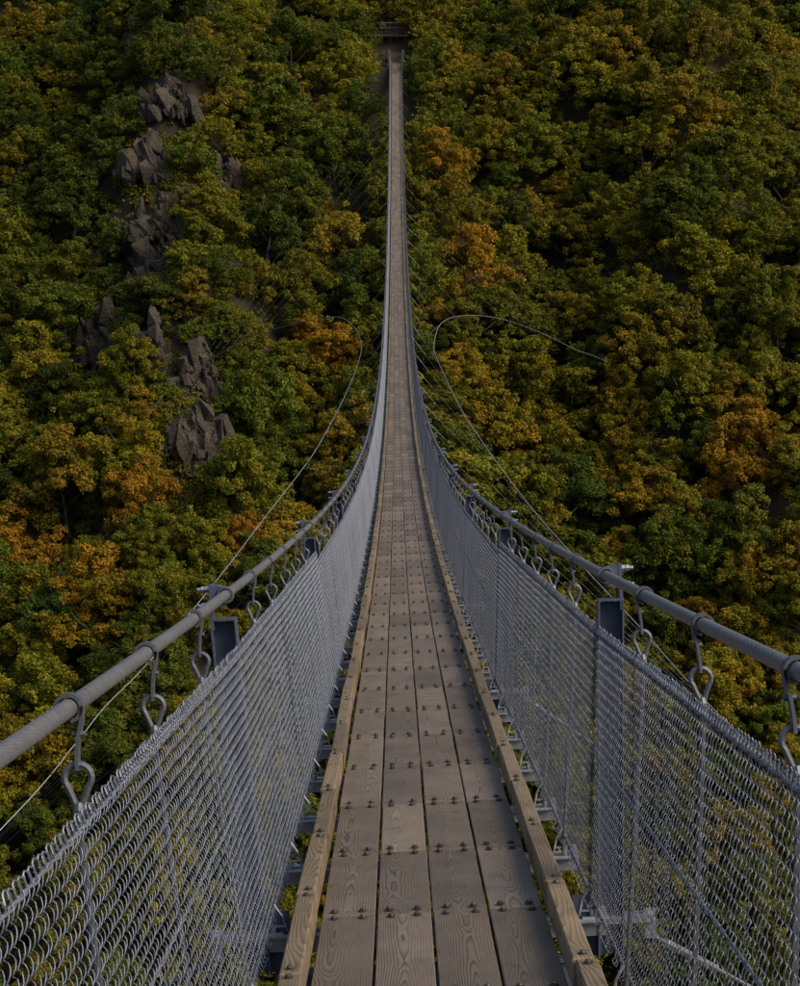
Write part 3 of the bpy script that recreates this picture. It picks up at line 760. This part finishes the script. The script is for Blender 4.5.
def wood_mass(name, trees, seed):
    """the trees past the limit, joined: thinned copies of the crowns with larger leaves"""
    r = np.random.default_rng(seed); VV = []; TI = []; CL_ = []; TO = []
    cache = {}
    for x, d, z, sc, n in trees:
        k = int(r.integers(NV))
        if k not in cache:
            me = crowns[k]; v = np.empty(len(me.vertices)*3, np.float32); me.vertices.foreach_get('co', v)
            ti = np.empty(len(me.polygons), np.float32); me.attributes['tint'].data.foreach_get('value', ti)
            cl2 = np.empty(len(me.polygons), np.float32); me.attributes['clump'].data.foreach_get('value', cl2)
            cache[k] = (v.reshape(-1, 4, 3), ti, cl2)
        v, ti, cl2 = cache[k]; pick = r.choice(len(ti), n, replace=False); q = v[pick]
        c = q.mean(1, keepdims=True); q = (c + (q-c)*(2.1 if n > 2000 else 5.5))[:, :3]
        th = r.uniform(0, 6.28); R2 = np.array([[math.cos(th), -math.sin(th), 0], [math.sin(th), math.cos(th), 0], [0, 0, 1]])
        q = (q @ R2.T)*np.array([sc*1.1, sc*1.1, sc*1.04]) + np.array([x, d, z+.95*sc])
        nm = tone_for(x, d, tr); col, turn = TONE[nm]; g = r.uniform(.82, 1.18)
        VV.append(q.reshape(-1, 3)); TI.append(ti[pick]); CL_.append(cl2[pick]); TO.append(np.tile([col[0]*g, col[1]*g, col[2]*g, turn], (n, 1)))
    V = np.concatenate(VV); me = np_mesh(name, V, np.arange(len(V)).reshape(-1, 3), 3, M['leaf_joined'])
    me.attributes.new('tint', 'FLOAT', 'FACE').data.foreach_set('value', np.concatenate(TI).astype(np.float32))
    me.attributes.new('clump', 'FLOAT', 'FACE').data.foreach_set('value', np.concatenate(CL_).astype(np.float32))
    me.attributes.new('tone', 'FLOAT_COLOR', 'FACE').data.foreach_set('color', np.concatenate(TO).astype(np.float32).ravel())
    return link(bpy.data.objects.new(name, me))
w = wood_mass('outer_wood', [(*p, 5200) for p in vis[300:]] + [(*p, 340) for p in rest], 21)
tag(w, 'mixed olive and ochre wood continuing beyond the countable trees', 'wood', kind='stuff')
ug = []
for n in range(3600):
    d = tr.uniform(116, 245); x = tr.uniform(-1, 1)*(.235*d+4); big = tr.random()
    if abs(x) < 1.4 and d > 205: continue
    near = any((x-a)**2+(d-b)**2 < (c*.8)**2 for a, b, c in CLEAR)
    r_ = tr.uniform(.4, .9) if (near or abs(x) < 3) else (tr.uniform(1.1, 2.0) if big > .6 else tr.uniform(.5, 1.2))
    ug.append((x, d, float(gz(x, d))-.1, r_, tr.uniform(.7, 1.2)))
for a, b, c in CLEAR:
    for n in range(30):
        x, d = a+tr.gauss(0, c*.75), b-1.2+tr.gauss(0, c*.9); ug.append((x, d, float(gz(x, d))-.1, tr.uniform(.35, .95), tr.uniform(.7, 1.1)))
w = leaf_cloud('undergrowth', ug, 88, .125, M['leaf'], 10, (.095, .108, .011, .3))
tag(w, 'low dark shrubs and saplings covering the forest floor', 'undergrowth', kind='stuff')

# ------------------------------------------------------------------ rock outcrops on the spur
ROCKS = [(-25.0, 204.6, 5.4, 4.3, 3.8, 11, 40, 'pale slate slab capping the top of the rocky spur'), (-26.8, 198.4, 5.4, 6.2, 3.9, 17, 41, 'jagged grey rock spine below the capping slab'), (-24.1, 190.6, 5.5, 6.7, 3.9, 20, 42, 'tall broken slate buttress in the middle of the rocky spur'), (-24.6, 187.2, 4.7, 5.2, 3.3, 13, 43, 'grey stepped crag under the tall slate buttress'), (-29.3, 183.1, 5.9, 6.6, 4.2, 23, 44, 'broad grey rock hump at the foot of the spur, set apart'), (-23.4, 173.2, 2.1, 5.4, 2.5, 9, 45, 'thin upright slate blade between two bigger rocks'), (-19.0, 170.4, 4.5, 6.5, 3.2, 19, 46, 'rounded grey cliff block beside the thin slate blade'), (-18.6, 163.9, 4.7, 4.9, 3.4, 17, 47, 'low dark crag underneath the rounded cliff block'), (-30.9, 223.3, 3.9, 5.2, 2.8, 9, 48, 'dark cliff strip high above the rocky spur'), (-18.5, 197.6, 3.2, 5.9, 2.5, 9, 49, 'slanting slate rib on the slope beside the buttress'), (-24.1, 182.4, 4.0, 4.6, 2.9, 11, 60, 'narrow brown crag linking the buttress to the lower rocks'), (-21.4, 177.5, 2.9, 4.1, 2.5, 9, 61, 'small fractured ledge just above the rounded cliff block'), (-17.8, 162.5, 3.6, 2.9, 2.6, 9, 62, 'lowest little crag with shrubs at the end of the spur'), (-27.1, 191.9, 3.6, 5.8, 2.6, 11, 63, 'dark fractured face on the far flank of the buttress')]   #ROCKS#
def rock(x, d, w, h, dep, n, seed, label):
    """crag: many overlapping tilted slate shards filling a ragged envelope"""
    r = random.Random(seed); bm = bmesh.new(); zb = float(gz(x, d)); lean_ = r.uniform(-.5, -.2)
    for k in range(n*24):
        u = r.uniform(-.5, .5); t = r.random()
        env = (1-(abs(u)*2)**1.6*.75)*(.75+.25*math.sin(u*9+seed))
        zc = t*h*env*.88 - .7
        c = Vector((u*w + .18*w*math.sin(t*5+seed), (.35*t-.5*r.random()*(1-t)-.12)*dep, zc))
        f_ = r.uniform(1.3, 2.0) if k % 14 == 0 else r.uniform(.28, .85); sx_, sy_, sz_ = .48*f_, .6*f_, 1.05*f_*r.uniform(.6, 1.3)
        Rm = Matrix.Rotation(lean_*.7+r.uniform(-.15, .15), 3, 'Y') @ Matrix.Rotation(r.uniform(-.3, .15), 3, 'X') @ Matrix.Rotation(r.uniform(-.45, .45), 3, 'Z')
        vs_ = []
        for q in range(11):
            p = Vector((r.uniform(-1, 1)*sx_, r.uniform(-1, 1)*sy_, r.uniform(-1, 1)*sz_))
            vs_.append(bm.verts.new(c + Rm @ p))
        res = bmesh.ops.convex_hull(bm, input=vs_)
        bmesh.ops.delete(bm, geom=[v for v in set(res['geom_interior']+res['geom_unused']) if isinstance(v, bmesh.types.BMVert) and v.is_valid], context='VERTS')
    me = bpy.data.meshes.new('rock_outcrop'); bm.to_mesh(me); bm.free(); me.materials.append(M['rock'])
    o = link(bpy.data.objects.new('rock_outcrop', me)); o.location = (x, d, zb)
    return tag(o, label, 'rock', 'rock outcrops on the spur')
for a in ROCKS: rock(*a)
